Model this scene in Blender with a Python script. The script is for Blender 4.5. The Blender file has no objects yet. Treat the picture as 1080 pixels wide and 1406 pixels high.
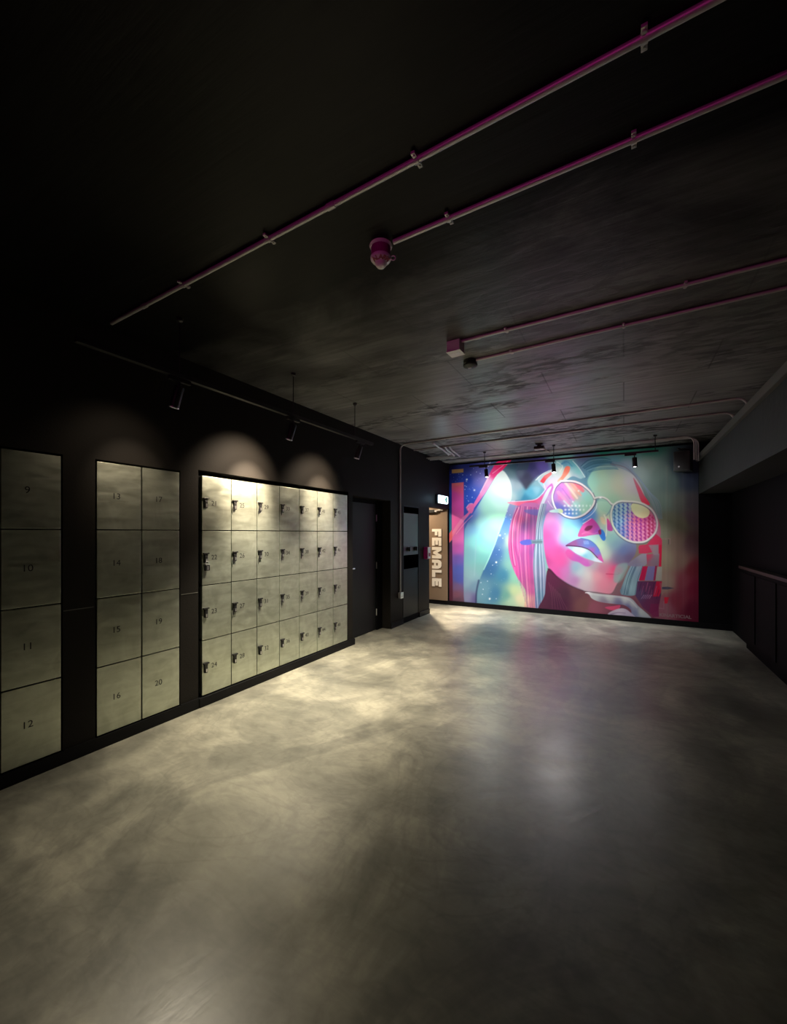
import bpy, bmesh, math, random
import numpy as np
from mathutils import Vector, Matrix
random.seed(7); rng = np.random.RandomState(7)
scene = bpy.context.scene
COL = scene.collection
PI = math.pi

# ------------------------------------------------------------------ helpers
def tag(o, label=None, cat=None, group=None, kind=None):
    if label: o['label'] = label
    if cat: o['category'] = cat
    if group: o['group'] = group
    if kind: o['kind'] = kind
    return o

def thing(name, label, cat, loc=(0, 0, 0), group=None, rotz=0):
    o = bpy.data.objects.new(name, None); COL.objects.link(o)
    o.location = loc; o.rotation_euler = (0, 0, rotz); o.empty_display_size = .1
    return tag(o, label, cat, group)

def link(name, me, parent=None):
    o = bpy.data.objects.new(name, me); COL.objects.link(o)
    if parent: o.parent = parent
    return o

def obj(name, bm, mats, parent=None, smooth=False):
    me = bpy.data.meshes.new(name)
    bmesh.ops.recalc_face_normals(bm, faces=bm.faces)
    bm.to_mesh(me); bm.free()
    for m in (mats if isinstance(mats, (list, tuple)) else [mats]): me.materials.append(m)
    if smooth:
        for p in me.polygons: p.use_smooth = True
        try: me.set_sharp_from_angle(angle=math.radians(38))
        except Exception: pass
    return link(name, me, parent)

def struct(name, bm, mats, smooth=False):
    return tag(obj(name, bm, mats, None, smooth), kind='structure')

def BM(): return bmesh.new()

def box(bm, x0, x1, y0, y1, z0, z1, bev=0, mi=0, M=None):
    r = bmesh.ops.create_cube(bm, size=1)
    vs = r['verts']
    for v in vs:
        v.co = Vector(((x0 + x1) / 2 + v.co.x * (x1 - x0), (y0 + y1) / 2 + v.co.y * (y1 - y0), (z0 + z1) / 2 + v.co.z * (z1 - z0)))
    fs = list({f for v in vs for f in v.link_faces})
    for f in fs: f.material_index = mi
    if bev:
        es = list({e for v in vs for e in v.link_edges})
        b = bmesh.ops.bevel(bm, geom=es, offset=bev, segments=2, profile=.6, affect='EDGES')
        vs = list({v for f in b['faces'] for v in f.verts} | {v for v in vs if v.is_valid})
        for f in b['faces']: f.material_index = mi
    if M is not None: bmesh.ops.transform(bm, matrix=M, verts=[v for v in vs if v.is_valid])
    return vs

def frame_of(d):
    d = d.normalized(); up = Vector((0, 0, 1)) if abs(d.z) < .95 else Vector((1, 0, 0))
    a = d.cross(up).normalized(); return a, a.cross(d).normalized()

def tube(bm, pts, r, n=10, mi=0, cap=True):
    pts = [Vector(p) for p in pts]; rs = r if isinstance(r, (list, tuple)) else [r] * len(pts)
    rings = []; a = None
    for i, p in enumerate(pts):
        d = (pts[min(i + 1, len(pts) - 1)] - pts[max(i - 1, 0)]).normalized()
        if a is None: a, b = frame_of(d)
        else:
            a = (a - d * a.dot(d)).normalized(); b = a.cross(d).normalized()
        rings.append([bm.verts.new(p + (a * math.cos(t) + b * math.sin(t)) * rs[i]) for t in [2 * PI * k / n for k in range(n)]])
    for i in range(len(rings) - 1):
        for k in range(n):
            f = bm.faces.new((rings[i][k], rings[i][(k + 1) % n], rings[i + 1][(k + 1) % n], rings[i + 1][k])); f.material_index = mi
    if cap:
        for rg in (rings[0], rings[-1]):
            f = bm.faces.new(rg); f.material_index = mi

def lathe(bm, prof, n=24, mi=0, M=None):
    """profile (r, z) turned about the z axis"""
    rings = []; new = []
    for r, z in prof:
        if r < 1e-5:
            v = bm.verts.new((0, 0, z)); rings.append([v]); new.append(v)
        else:
            rg = [bm.verts.new((r * math.cos(2 * PI * k / n), r * math.sin(2 * PI * k / n), z)) for k in range(n)]
            rings.append(rg); new += rg
    for a, b in zip(rings, rings[1:]):
        for k in range(n):
            k2 = (k + 1) % n
            if len(a) == 1 and len(b) == 1: continue
            q = (a[0], b[k], b[k2]) if len(a) == 1 else (a[k], a[k2], b[0]) if len(b) == 1 else (a[k], a[k2], b[k2], b[k])
            f = bm.faces.new(q); f.material_index = mi
    if M is not None: bmesh.ops.transform(bm, matrix=M, verts=new)

def arc_path(pts, rad, seg=6):
    """polyline with rounded corners"""
    pts = [Vector(p) for p in pts]; out = [pts[0]]
    for i in range(1, len(pts) - 1):
        a = (pts[i - 1] - pts[i]); b = (pts[i + 1] - pts[i])
        r = min(rad, a.length * .49, b.length * .49)
        p0 = pts[i] + a.normalized() * r; p2 = pts[i] + b.normalized() * r
        for k in range(seg + 1):
            t = k / seg
            out.append(p0 * (1 - t) ** 2 + pts[i] * 2 * t * (1 - t) + p2 * t * t)
    out.append(pts[-1]); return out

def text_mesh(body, size, ext=.0008, align='CENTER', bold=0, spacing=1.0):
    cu = bpy.data.curves.new('lettering', 'FONT')
    cu.body = body; cu.size = size; cu.extrude = ext; cu.align_x = align; cu.align_y = 'CENTER'
    cu.offset = bold; cu.space_character = spacing; cu.resolution_u = 3
    o = bpy.data.objects.new('lettering', cu); COL.objects.link(o)
    dg = bpy.context.evaluated_depsgraph_get(); dg.update()
    me = bpy.data.meshes.new_from_object(o.evaluated_get(dg))
    bpy.data.objects.remove(o); bpy.data.curves.remove(cu)
    return me

# ------------------------------------------------------------------ materials
def mat(name, col, rough=.5, metal=0, spec=.5, emit=None, estr=0, noise=None, bump=None, stretch=(1, 1, 1), rvar=0):
    m = bpy.data.materials.new(name); m.use_nodes = True
    nt = m.node_tree; N = nt.nodes; L = nt.links; b = N['Principled BSDF']
    b.inputs['Base Color'].default_value = (*col, 1)
    b.inputs['Roughness'].default_value = rough; b.inputs['Metallic'].default_value = metal
    b.inputs['Specular IOR Level'].default_value = spec
    if emit:
        b.inputs['Emission Color'].default_value = (*emit, 1); b.inputs['Emission Strength'].default_value = estr
    if noise or bump or rvar:
        tc = N.new('ShaderNodeTexCoord'); mp = N.new('ShaderNodeMapping'); mp.inputs['Scale'].default_value = stretch
        L.new(tc.outputs['Object'], mp.inputs['Vector'])
        nz = N.new('ShaderNodeTexNoise'); nz.inputs['Scale'].default_value = (noise or bump or (6, 0))[0]
        nz.inputs['Detail'].default_value = 6; L.new(mp.outputs['Vector'], nz.inputs['Vector'])
        if noise:
            mx = N.new('ShaderNodeMix'); mx.data_type = 'RGBA'
            mx.inputs['A'].default_value = (*[c * (1 - noise[1]) for c in col], 1)
            mx.inputs['B'].default_value = (*[min(1, c * (1 + noise[1])) for c in col], 1)
            L.new(nz.outputs['Fac'], mx.inputs['Factor']); L.new(mx.outputs['Result'], b.inputs['Base Color'])
        if rvar:
            mr = N.new('ShaderNodeMapRange'); mr.inputs['From Min'].default_value = .3; mr.inputs['From Max'].default_value = .7
            mr.inputs['To Min'].default_value = max(0, rough - rvar); mr.inputs['To Max'].default_value = min(1, rough + rvar)
            L.new(nz.outputs['Fac'], mr.inputs['Value']); L.new(mr.outputs['Result'], b.inputs['Roughness'])
        if bump:
            bp = N.new('ShaderNodeBump'); bp.inputs['Strength'].default_value = bump[1]; bp.inputs['Distance'].default_value = .01
            n2 = N.new('ShaderNodeTexNoise'); n2.inputs['Scale'].default_value = bump[0]; n2.inputs['Detail'].default_value = 5
            L.new(mp.outputs['Vector'], n2.inputs['Vector']); L.new(n2.outputs['Fac'], bp.inputs['Height']); L.new(bp.outputs['Normal'], b.inputs['Normal'])
    return m

M_wall = mat('charcoal_wall_paint', (.0155, .0138, .0122), .62, noise=(3, .15), bump=(90, .12), spec=.1)
M_dark = mat('black_trim', (.006, .006, .007), .5, noise=(8, .2), spec=.15)
M_pitch = mat('pitch_black_paint', (.005, .005, .006), .7, noise=(6, .2), spec=.08)
M_call = mat('magenta_lit_plastic', (.55, .01, .26), .45, noise=(8, .1))  # magenta light is put into the box's base colour
M_alarm = mat('magenta_lit_alarm_plastic', (.30, .01, .20), .45, noise=(8, .1))  # alarm body tinted as under magenta light, in the base colour
M_void = mat('black_recess', (.004, .004, .005), .8, noise=(8, .2), spec=.1)
M_doorp = mat('black_door_paint', (.012, .0135, .0145), .5, noise=(5, .15), spec=.2)
M_hatch = mat('dark_grey_panel', (.045, .046, .05), .45, noise=(5, .15))
M_black = mat('black_powder_coat', (.012, .012, .013), .4, noise=(20, .2))
M_conduit = mat('galvanised_conduit', (.50, .485, .49), .42, metal=.35, noise=(12, .15))
M_white = mat('white_plastic', (.72, .70, .70), .4, noise=(10, .05))
M_steel = mat('bright_steel', (.7, .7, .7), .3, metal=.9, noise=(20, .08))
M_lens = mat('lamp_lens', (.9, .88, .8), .3, emit=(1, .9, .75), estr=1.2, noise=(5, .02))
M_lens2 = mat('cool_lamp_lens', (.9, .9, .9), .3, emit=(.9, .95, 1), estr=1.5, noise=(5, .02))
M_number = mat('engraved_number_black', (.02, .02, .02), .6, noise=(30, .2))
M_lobby = mat('tan_lobby_panel', (.26, .18, .12), .5, noise=(3, .12))
M_letter = mat('cream_letter', (.88, .80, .68), .5, emit=(1, .82, .6), estr=.12, noise=(8, .03))
M_sign = mat('exit_sign_face', (.85, .95, 1), .4, emit=(.72, .93, 1), estr=3.0, noise=(8, .02))
M_green = mat('exit_pictogram', (.05, .3, .2), .5, emit=(.1, .45, .35), estr=.4, noise=(8, .1))
M_red = mat('alarm_red_letters', (.25, .01, .05), .5, noise=(8, .1))
M_spk = mat('speaker_cabinet', (.035, .042, .04), .5, noise=(20, .2))
M_beam = mat('grey_green_bulkhead', (.022, .027, .022), .65, noise=(1.6, .5), bump=(14, .3))
M_trimb = mat('pale_grey_edge_trim', (.11, .11, .095), .55, noise=(3, .2))
M_amber = mat('dark_timber_worktop', (.05, .032, .02), .4, noise=(6, .3), stretch=(1, 8, 1))

def locker_mat():
    m = bpy.data.materials.new('brushed_locker_steel'); m.use_nodes = True
    nt = m.node_tree; N = nt.nodes; L = nt.links; b = N['Principled BSDF']
    tc = N.new('ShaderNodeTexCoord'); oi = N.new('ShaderNodeObjectInfo')
    ad = N.new('ShaderNodeVectorMath'); ad.operation = 'ADD'
    mu = N.new('ShaderNodeMath'); mu.operation = 'MULTIPLY'; mu.inputs[1].default_value = 40
    L.new(oi.outputs['Random'], mu.inputs[0]); L.new(mu.outputs[0], ad.inputs[1]); L.new(tc.outputs['Object'], ad.inputs[0])
    mp = N.new('ShaderNodeMapping'); mp.inputs['Scale'].default_value = (1, 2.2, 9); L.new(ad.outputs[0], mp.inputs['Vector'])
    n1 = N.new('ShaderNodeTexNoise'); n1.inputs['Scale'].default_value = 2.2; n1.inputs['Detail'].default_value = 5; n1.inputs['Distortion'].default_value = .8
    L.new(mp.outputs[0], n1.inputs['Vector'])
    n2 = N.new('ShaderNodeTexNoise'); n2.inputs['Scale'].default_value = 4.5; n2.inputs['Detail'].default_value = 3; n2.inputs['Distortion'].default_value = 2.2
    L.new(ad.outputs[0], n2.inputs['Vector'])
    av = N.new('ShaderNodeMath'); av.operation = 'ADD'; L.new(n1.outputs['Fac'], av.inputs[0]); L.new(n2.outputs['Fac'], av.inputs[1])
    cr = N.new('ShaderNodeValToRGB'); cr.color_ramp.elements[0].position = .36; cr.color_ramp.elements[1].position = .68
    hf = N.new('ShaderNodeMath'); hf.operation = 'MULTIPLY'; hf.inputs[1].default_value = .5; L.new(av.outputs[0], hf.inputs[0]); L.new(hf.outputs[0], cr.inputs['Fac'])
    cr.color_ramp.elements[0].color = (.44, .47, .385, 1); cr.color_ramp.elements[1].color = (.62, .665, .56, 1)
    L.new(cr.outputs['Color'], b.inputs['Base Color'])
    mr = N.new('ShaderNodeMapRange'); mr.inputs['From Min'].default_value = .35; mr.inputs['From Max'].default_value = .65
    mr.inputs['To Min'].default_value = .29; mr.inputs['To Max'].default_value = .38; L.new(n1.outputs['Fac'], mr.inputs['Value']); L.new(mr.outputs[0], b.inputs['Roughness'])
    b.inputs['Metallic'].default_value = .8
    return m
M_locker = locker_mat()

def floor_mat():
    m = bpy.data.materials.new('polished_microcement'); m.use_nodes = True
    nt = m.node_tree; N = nt.nodes; L = nt.links; b = N['Principled BSDF']
    tc = N.new('ShaderNodeTexCoord')
    def noise(scale, detail, dist, rough=.55, stretch=(1, 1, 1), rot=0):
        mp = N.new('ShaderNodeMapping'); mp.inputs['Scale'].default_value = stretch; mp.inputs['Rotation'].default_value = (0, 0, rot)
        L.new(tc.outputs['Object'], mp.inputs['Vector'])
        n = N.new('ShaderNodeTexNoise'); n.inputs['Scale'].default_value = scale; n.inputs['Detail'].default_value = detail
        n.inputs['Distortion'].default_value = dist; n.inputs['Roughness'].default_value = rough; L.new(mp.outputs[0], n.inputs['Vector']); return n
    def ramp(src, p0, c0, p1, c1):
        r = N.new('ShaderNodeValToRGB'); e = r.color_ramp.elements
        e[0].position = p0; e[0].color = (*c0, 1); e[1].position = p1; e[1].color = (*c1, 1); L.new(src, r.inputs['Fac']); return r
    def mix(mode, fac, a, c):
        x = N.new('ShaderNodeMix'); x.data_type = 'RGBA'; x.blend_type = mode; x.inputs['Factor'].default_value = fac
        L.new(a, x.inputs['A']); L.new(c, x.inputs['B']); return x.outputs['Result']
    big = noise(.75, 4, 1.6, .55, (1, 1.25, 1), .5)
    swirl = noise(1.25, 5, 1.9, .62, (1.15, .85, 1), -.5)
    fine = noise(7, 6, 1.2, .65, (1, 2.2, 1), .9)
    vein = noise(1.1, 3, 4.5, .5, (1, 1, 1), .2)
    c = ramp(big.outputs['Fac'], .36, (.21, .205, .17), .60, (.37, .355, .29)).outputs['Color']
    c = mix('MULTIPLY', .55, c, ramp(swirl.outputs['Fac'], .38, (.55, .55, .55), .62, (1.15, 1.13, 1.08)).outputs['Color'])
    wisp = noise(1.05, 7, 1.1, .60, (1.0, .7, 1), -.9)
    c = mix('MULTIPLY', .45, c, ramp(wisp.outputs['Fac'], .455, (.52, .53, .54), .515, (1.08, 1.08, 1.06)).outputs['Color'])
    c = mix('MULTIPLY', .5, c, ramp(fine.outputs['Fac'], .3, (.6, .6, .6), .7, (1.15, 1.15, 1.15)).outputs['Color'])
    # trowel ridges: thin light and dark lines where a warped noise crosses its middle value
    d = N.new('ShaderNodeMath'); d.operation = 'SUBTRACT'; d.inputs[1].default_value = .5; L.new(vein.outputs['Fac'], d.inputs[0])
    ab = N.new('ShaderNodeMath'); ab.operation = 'ABSOLUTE'; L.new(d.outputs[0], ab.inputs[0])
    c = mix('MULTIPLY', .22, c, ramp(ab.outputs[0], 0, (.4, .4, .4), .05, (1, 1, 1)).outputs['Color'])
    L.new(c, b.inputs['Base Color'])
    mr = N.new('ShaderNodeMapRange'); mr.inputs['From Min'].default_value = .3; mr.inputs['From Max'].default_value = .7
    mr.inputs['To Min'].default_value = .31; mr.inputs['To Max'].default_value = .40
    L.new(swirl.outputs['Fac'], mr.inputs['Value']); L.new(mr.outputs[0], b.inputs['Roughness'])
    bp = N.new('ShaderNodeBump'); bp.inputs['Strength'].default_value = .25; bp.inputs['Distance'].default_value = .012
    L.new(swirl.outputs['Fac'], bp.inputs['Height']); L.new(bp.outputs['Normal'], b.inputs['Normal'])
    b.inputs['Specular IOR Level'].default_value = .5
    return m
M_floor = floor_mat(); M_floor.node_tree.nodes['Principled BSDF'].inputs['Specular IOR Level'].default_value = .75

def ceiling_mat():
    m = bpy.data.materials.new('black_painted_rough_concrete'); m.use_nodes = True
    nt = m.node_tree; N = nt.nodes; L = nt.links; b = N['Principled BSDF']
    tc = N.new('ShaderNodeTexCoord')
    def noise(scale, det, dist, st):
        mp = N.new('ShaderNodeMapping'); mp.inputs['Scale'].default_value = st; L.new(tc.outputs['Object'], mp.inputs['Vector'])
        n = N.new('ShaderNodeTexNoise'); n.inputs['Scale'].default_value = scale; n.inputs['Detail'].default_value = det; n.inputs['Distortion'].default_value = dist
        n.inputs['Roughness'].default_value = .62; L.new(mp.outputs[0], n.inputs['Vector']); return n.outputs['Fac']
    def ramp(src, p0, v0, p1, v1):
        r = N.new('ShaderNodeMapRange'); r.clamp = True
        r.inputs['From Min'].default_value = p0; r.inputs['From Max'].default_value = p1; r.inputs['To Min'].default_value = v0; r.inputs['To Max'].default_value = v1
        L.new(src, r.inputs['Value']); return r.outputs[0]
    def mth(op, a, c):
        x = N.new('ShaderNodeMath'); x.operation = op
        for i, s in enumerate((a, c)):
            if isinstance(s, (int, float)): x.inputs[i].default_value = s
            else: L.new(s, x.inputs[i])
        return x.outputs[0]
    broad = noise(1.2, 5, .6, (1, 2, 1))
    # far soffit is rough and board-marked; its paler colour stands in for light falloff
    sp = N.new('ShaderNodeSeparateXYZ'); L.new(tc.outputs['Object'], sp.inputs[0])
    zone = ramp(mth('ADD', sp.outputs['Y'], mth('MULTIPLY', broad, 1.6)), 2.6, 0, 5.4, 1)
    patch = ramp(noise(.55, 4, .5, (.8, 2.2, 1)), .46, 0, .58, 1)
    chips = ramp(noise(5.0, 9, .5, (1, 2.6, 1)), .44, 0, .56, 1)
    rough_area = mth('MULTIPLY', mth('MULTIPLY', patch, chips), zone)
    streak = noise(3.2, 6, .2, (.5, 7, 1))
    wv = N.new('ShaderNodeTexBrick'); wv.inputs['Scale'].default_value = 1; wv.inputs['Brick Width'].default_value = 1.25; wv.inputs['Row Height'].default_value = .62
    wv.inputs['Mortar Size'].default_value = .007; wv.inputs['Mortar Smooth'].default_value = .3; L.new(tc.outputs['Object'], wv.inputs['Vector'])
    seam = mth('MULTIPLY', wv.outputs['Fac'], zone)
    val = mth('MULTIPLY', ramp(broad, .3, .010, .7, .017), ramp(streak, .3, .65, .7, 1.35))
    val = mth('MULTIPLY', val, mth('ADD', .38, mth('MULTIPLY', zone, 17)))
    val = mth('MULTIPLY', val, mth('SUBTRACT', 1, mth('MULTIPLY', rough_area, .9)))
    val = mth('MULTIPLY', val, mth('SUBTRACT', 1, mth('MULTIPLY', seam, .7)))
    cc = N.new('ShaderNodeCombineColor')
    for k in range(3): L.new(val, cc.inputs[k])
    L.new(cc.outputs[0], b.inputs['Base Color'])
    L.new(mth('ADD', ramp(broad, .3, .34, .7, .46), mth('MULTIPLY', rough_area, .3)), b.inputs['Roughness'])
    hgt = mth('SUBTRACT', mth('MULTIPLY', streak, .35), mth('ADD', mth('MULTIPLY', rough_area, .9), mth('MULTIPLY', seam, .4)))
    bp = N.new('ShaderNodeBump'); bp.inputs['Strength'].default_value = .35; bp.inputs['Distance'].default_value = .015
    L.new(hgt, bp.inputs['Height']); L.new(bp.outputs['Normal'], b.inputs['Normal'])
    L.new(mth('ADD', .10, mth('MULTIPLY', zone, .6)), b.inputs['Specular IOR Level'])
    return m
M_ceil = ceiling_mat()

# ------------------------------------------------------------------ room shell
XL, XR, YF, YB, ZC = -3.07, 1.40, 7.73, -2.2, 2.85
OPY0, OPY1, OPZ = 6.757, 7.60, 1.93           # opening to the washroom lobby
XB = -3.57
bm = BM(); box(bm, -4.9, XR + .2, YB - .2, YF + .2, -.12, 0); struct('floor', bm, M_floor)
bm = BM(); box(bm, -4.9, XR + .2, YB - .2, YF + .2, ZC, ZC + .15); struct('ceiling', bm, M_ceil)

bm = BM()
def wl(y0, y1, z0, z1, x0=XB): box(bm, x0, XL, y0, y1, z0, z1)
LTOP = 1.945
wl(YB, .905, 0, ZC)
wl(.905, 1.212, LTOP, ZC); wl(1.212, 1.392, 0, ZC)
wl(1.392, 1.992, LTOP, ZC); wl(1.992, 2.150, 0, ZC)
wl(2.150, 4.262, 1.975, ZC); wl(4.262, 4.36, 0, ZC)
wl(4.36, 5.35, 1.94, ZC); wl(5.35, 5.745, 0, ZC)
wl(5.745, 6.335, 1.90, ZC); wl(6.335, OPY0, 0, ZC, XL - .14)
wl(OPY0, YF, OPZ, ZC, XL - .14)
box(bm, XB - .06, XB, YB, 6.335, 0, ZC)
struct('wall_left', bm, M_wall)
bm = BM(); box(bm, -4.9, XR + .2, YF, YF + .15, 0, ZC); struct('wall_far', bm, M_pitch)
bm = BM(); box(bm, XR, XR + .15, YB, YF, 0, ZC); struct('wall_right', bm, M_pitch)
bm = BM(); box(bm, XB - .06, XR + .15, YB - .15, YB, 0, ZC); struct('wall_back', bm, M_pitch)
# lobby behind the opening
bm = BM(); box(bm, -4.75, -4.6, 6.335, YF, 0, ZC); box(bm, -4.6, XB - .06, 6.25, 6.335, 0, ZC); struct('wall_lobby', bm, M_lobby)
bm = BM(); box(bm, -4.6, XL - .14, 6.335, YF, 2.35, 2.43); struct('ceiling_lobby', bm, M_white)
# skirtings
bm = BM(); box(bm, -3.6, XR, YF - .018, YF, 0, .085); struct('baseboard_far', bm, M_dark)
bm = BM()
for a, c in ((YB, .905), (1.212, 1.392), (1.992, 2.150), (4.262, 4.36), (5.35, 5.745), (6.335, OPY0)): box(bm, XL, XL + .014, a, c, 0, .085)
box(bm, XL - .002, XL + .014, .905, 1.212, 0, .08); box(bm, XL - .002, XL + .014, 1.392, 1.992, 0, .08)
struct('baseboard_left', bm, M_dark)
bm = BM(); box(bm, -3.12, XL + .02, 2.150, 4.39, 0, .078, .004); struct('trim_locker_plinth', bm, M_dark)
# thin bright line of the panel joint between the locker banks
bm = BM(); box(bm, XL, XL + .003, 1.215, 1.385, .957, .962); box(bm, XL, XL + .003, 1.998, 2.145, .957, .962); struct('trim_wall_joint', bm, M_trimb)

# bulkhead running above the dark right hand bay
bm = BM(); box(bm, 1.0, XR, YB, YF, 2.05, 2.545); struct('trim_bulkhead', bm, M_beam)
bm = BM(); box(bm, .965, 1.06, YB, YF, 2.545, 2.625, .004); struct('trim_bulkhead_edge', bm, M_trimb)

# bar counter in the dark bay at the right
t = thing('bar_counter', 'long black bar counter with a dark timber top in the unlit bay at the right', 'counter', (1.358, 3.0, 0))
bm = BM(); box(bm, -.035, .015, -5.2, 3.7, .10, 1.0); box(bm, -.005, .015, -5.2, 3.7, 0, .10)
for k in range(12): box(bm, -.045, -.035, -5.1 + k * .75, -4.42 + k * .75, .16, .95, .003)
obj('counter_front', bm, M_pitch, t)
bm = BM(); box(bm, -.075, .015, -5.2, 3.74, 1.0, 1.035, .004); obj('worktop', bm, M_amber, t)

# ------------------------------------------------------------------ door_1 in its recess
YD0, YD1 = 4.36, 5.35
bm = BM(); box(bm, -3.29, -3.23, YD0 + .001, 4.40, 0, 1.939); box(bm, -3.29, -3.215, 5.20, YD1 - .001, 0, 1.939); box(bm, -3.29, -3.23, 4.40, 5.20, 1.885, 1.939); struct('trim_door_frame', bm, M_void)
bm = BM(); box(bm, -3.285, -3.235, 4.404, 5.197, .006, 1.882, .003)
d = struct('door_1', bm, M_doorp)
bm = BM(); box(bm, -3.235, -3.19, 4.455, 4.475, .957, .977, .003); box(bm, -3.195, -3.178, 4.455, 4.575, .958, .976, .005)
obj('door_handle', bm, M_steel, d, True)
for z in (1.675, .967, .268):
    bm = BM(); tube(bm, [(-3.226, 5.199, z - .05), (-3.226, 5.199, z + .05)], .009, 8); obj('hinge', bm, M_steel, d, True)

# ------------------------------------------------------------------ lockers
Z0, DH = .085, .4625
def locker_door_mesh(w):
    b = BM(); box(b, -.018, 0, .0042, w - .0042, .0042, DH - .0042, .0018)
    box(b, -.05, -.018, .012, w - .012, .012, DH - .012)
    me = bpy.data.meshes.new('door'); bmesh.ops.recalc_face_normals(b, faces=b.faces); b.to_mesh(me); b.free(); me.materials.append(M_locker); return me
def lock_mesh(v):
    """hasp lock: wide top bar, neck, body with a pale dial window; v picks the variant"""
    b = BM()
    box(b, 0, .020, -.026, .026, .028, .040, .003)
    box(b, 0, .014, -.015, .016, .012, .029, .002)
    box(b, 0, .016, -.013, .013, -.046, .014, .004)
    box(b, .016, .0175, -.006, .006, -.038, -.012, .0008, 1)
    if v == 1: tube(b, [(.010, -.014, -.01), (.013, -.019, -.02), (.013, -.020, -.055), (.012, -.018, -.075)], [.003, .004, .005, .002], 6)
    if v == 2:
        tube(b, [(.010, .0, -.044), (.011, .0, -.062)], .003, 6); box(b, .007, .013, -.007, .007, -.095, -.06, .002)
    me = bpy.data.meshes.new('lock'); bmesh.ops.recalc_face_normals(b, faces=b.faces); b.to_mesh(me); b.free()
    me.materials.append(M_black); me.materials.append(M_steel); return me
LOCKS = [lock_mesh(k) for k in range(3)]
DOORS = {}
NUMROT = Matrix(((0, 0, 1), (1, 0, 0), (0, 1, 0))).to_4x4()      # text x -> wall y, text y -> z, facing the room
def locker(y0, w, first, label, group, locks, numfrac):
    t = thing('locker', label, 'locker', (XL - .004, y0, 0), group)
    b = BM(); box(b, -.42, -.045, .004, w - .004, Z0, Z0 + 4 * DH); box(b, -.42, -.09, .02, w - .02, .0, Z0)
    obj('carcass', b, M_void, t)
    key = round(w, 4)
    if key not in DOORS: DOORS[key] = locker_door_mesh(w)
    for r in range(4):
        n = first + r; dz = Z0 + (3 - r) * DH
        d = link('door', DOORS[key], t); d.location = (.006, 0, dz)
        me = text_mesh(str(n), .058, .0006); me.transform(NUMROT); me.materials.append(M_number)
        o = link('number', me, d); o.location = (.0004, w * numfrac, DH * .5)
        if locks:
            v = [0, 1, 2, 1][(n * 7 + r) % 4] if n not in (21, 22, 23, 24, 28, 32, 36, 37, 40) else 0
            k = link('lock', LOCKS[v], d); k.location = (0, .0345, DH * .5 + .004)
    return t
locker(.915, .290, 9, 'barely lit locker column at the far left with doors 9 to 12 and no padlocks', 'lockers without locks', False, .42)
locker(1.398, .294, 13, 'grey steel locker column without locks, doors numbered 13 to 16', 'lockers without locks', False, .42)
locker(1.694, .292, 17, 'grey steel locker column without locks, doors numbered 17 to 20', 'lockers without locks', False, .42)
desc = ['nearest end of long bank', 'with a bright top', 'third in long bank', 'middle of long bank', 'fifth in long bank', 'next to last in bank', 'beside the black door']
for c in range(7):
    locker(2.180 + c * .2946, .2946, 21 + 4 * c, 'grey locker column with locks, doors %d to %d, %s' % (21 + 4 * c, 24 + 4 * c, desc[c]), 'lockers of the long bank', True, .405)
# the one real padlock hanging on door 22
t = thing('padlock', 'small silver padlock hanging from the lock of locker 22', 'padlock', (XL + .022, 2.216, Z0 + 2.5 * DH - .045))
bm = BM(); box(bm, -.010, .010, -.021, .021, -.062, -.012, .005); obj('padlock_body', bm, M_black, t)
bm = BM(); box(bm, .010, .0115, -.006, .006, -.055, -.022, .0005); box(bm, -.011, .0112, -.022, .022, -.014, -.008, .002); obj('padlock_plate', bm, M_steel, t)
bm = BM(); tube(bm, arc_path([(0, -.013, -.012), (0, -.013, .016), (0, .013, .016), (0, .013, -.012)], .012), .0035, 8); obj('shackle', bm, M_steel, t, True)

# ------------------------------------------------------------------ wall cabinet with slot and two knobs
t = thing('wall_cabinet', 'dark grey flush wall cabinet with an open slot and two black knobs', 'cabinet', (XL, 6.04, 0))
bm = BM()
for a in ((-.012, .004, -.293, -.272, .086, 1.898), (-.012, .004, .272, .293, .086, 1.898), (-.012, .004, -.272, .272, 1.88, 1.898)): box(bm, *a, .001)
obj('cabinet_frame', bm, M_dark, t)
bm = BM(); box(bm, -.02, -.004, -.27, .27, 1.09, 1.775, .003); obj('upper_panel', bm, M_hatch, t)
bm = BM(); box(bm, -.02, -.004, -.27, .27, .09, .865, .003); obj('lower_panel', bm, M_doorp, t)
bm = BM(); box(bm, -.40, -.38, -.29, .29, 0, 1.89); box(bm, -.38, -.002, -.293, -.285, 0, 1.89); box(bm, -.38, -.002, .285, .293, 0, 1.89); box(bm, -.38, -.002, -.285, .285, 1.885, 1.896); box(bm, -.38, -.002, -.285, .285, 0, .085); obj('cabinet_back', bm, M_void, t)
for y in (-.13, .13):
    bm = BM(); lathe(bm, [(0, .035), (.030, .035), (.036, .028), (.036, .008), (.028, 0), (0, 0)], 20, M=Matrix.Translation((-.004, y, 1.19)) @ Matrix.Rotation(PI / 2, 4, 'Y'))
    box(bm, .028, .048, y - .008, y + .008, 1.155, 1.225, .003)
    obj('knob', bm, M_black, t, True)

# call point / dispenser box by the opening
t = thing('call_point_box', 'small box on the wall left of the washroom opening, its body coloured as under magenta light', 'wall box', (XL - .003, 6.58, 1.10))
bm = BM(); box(bm, 0, .072, -.06, .06, -.105, .105, .008); obj('box_body', bm, M_call, t)
bm = BM(); box(bm, .072, .088, -.056, .056, -.10, .10, .006); obj('box_cover', bm, M_white, t)
bm = BM(); box(bm, .088, .094, -.03, .03, -.06, .0, .002); obj('box_button', bm, M_red, t)

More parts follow.
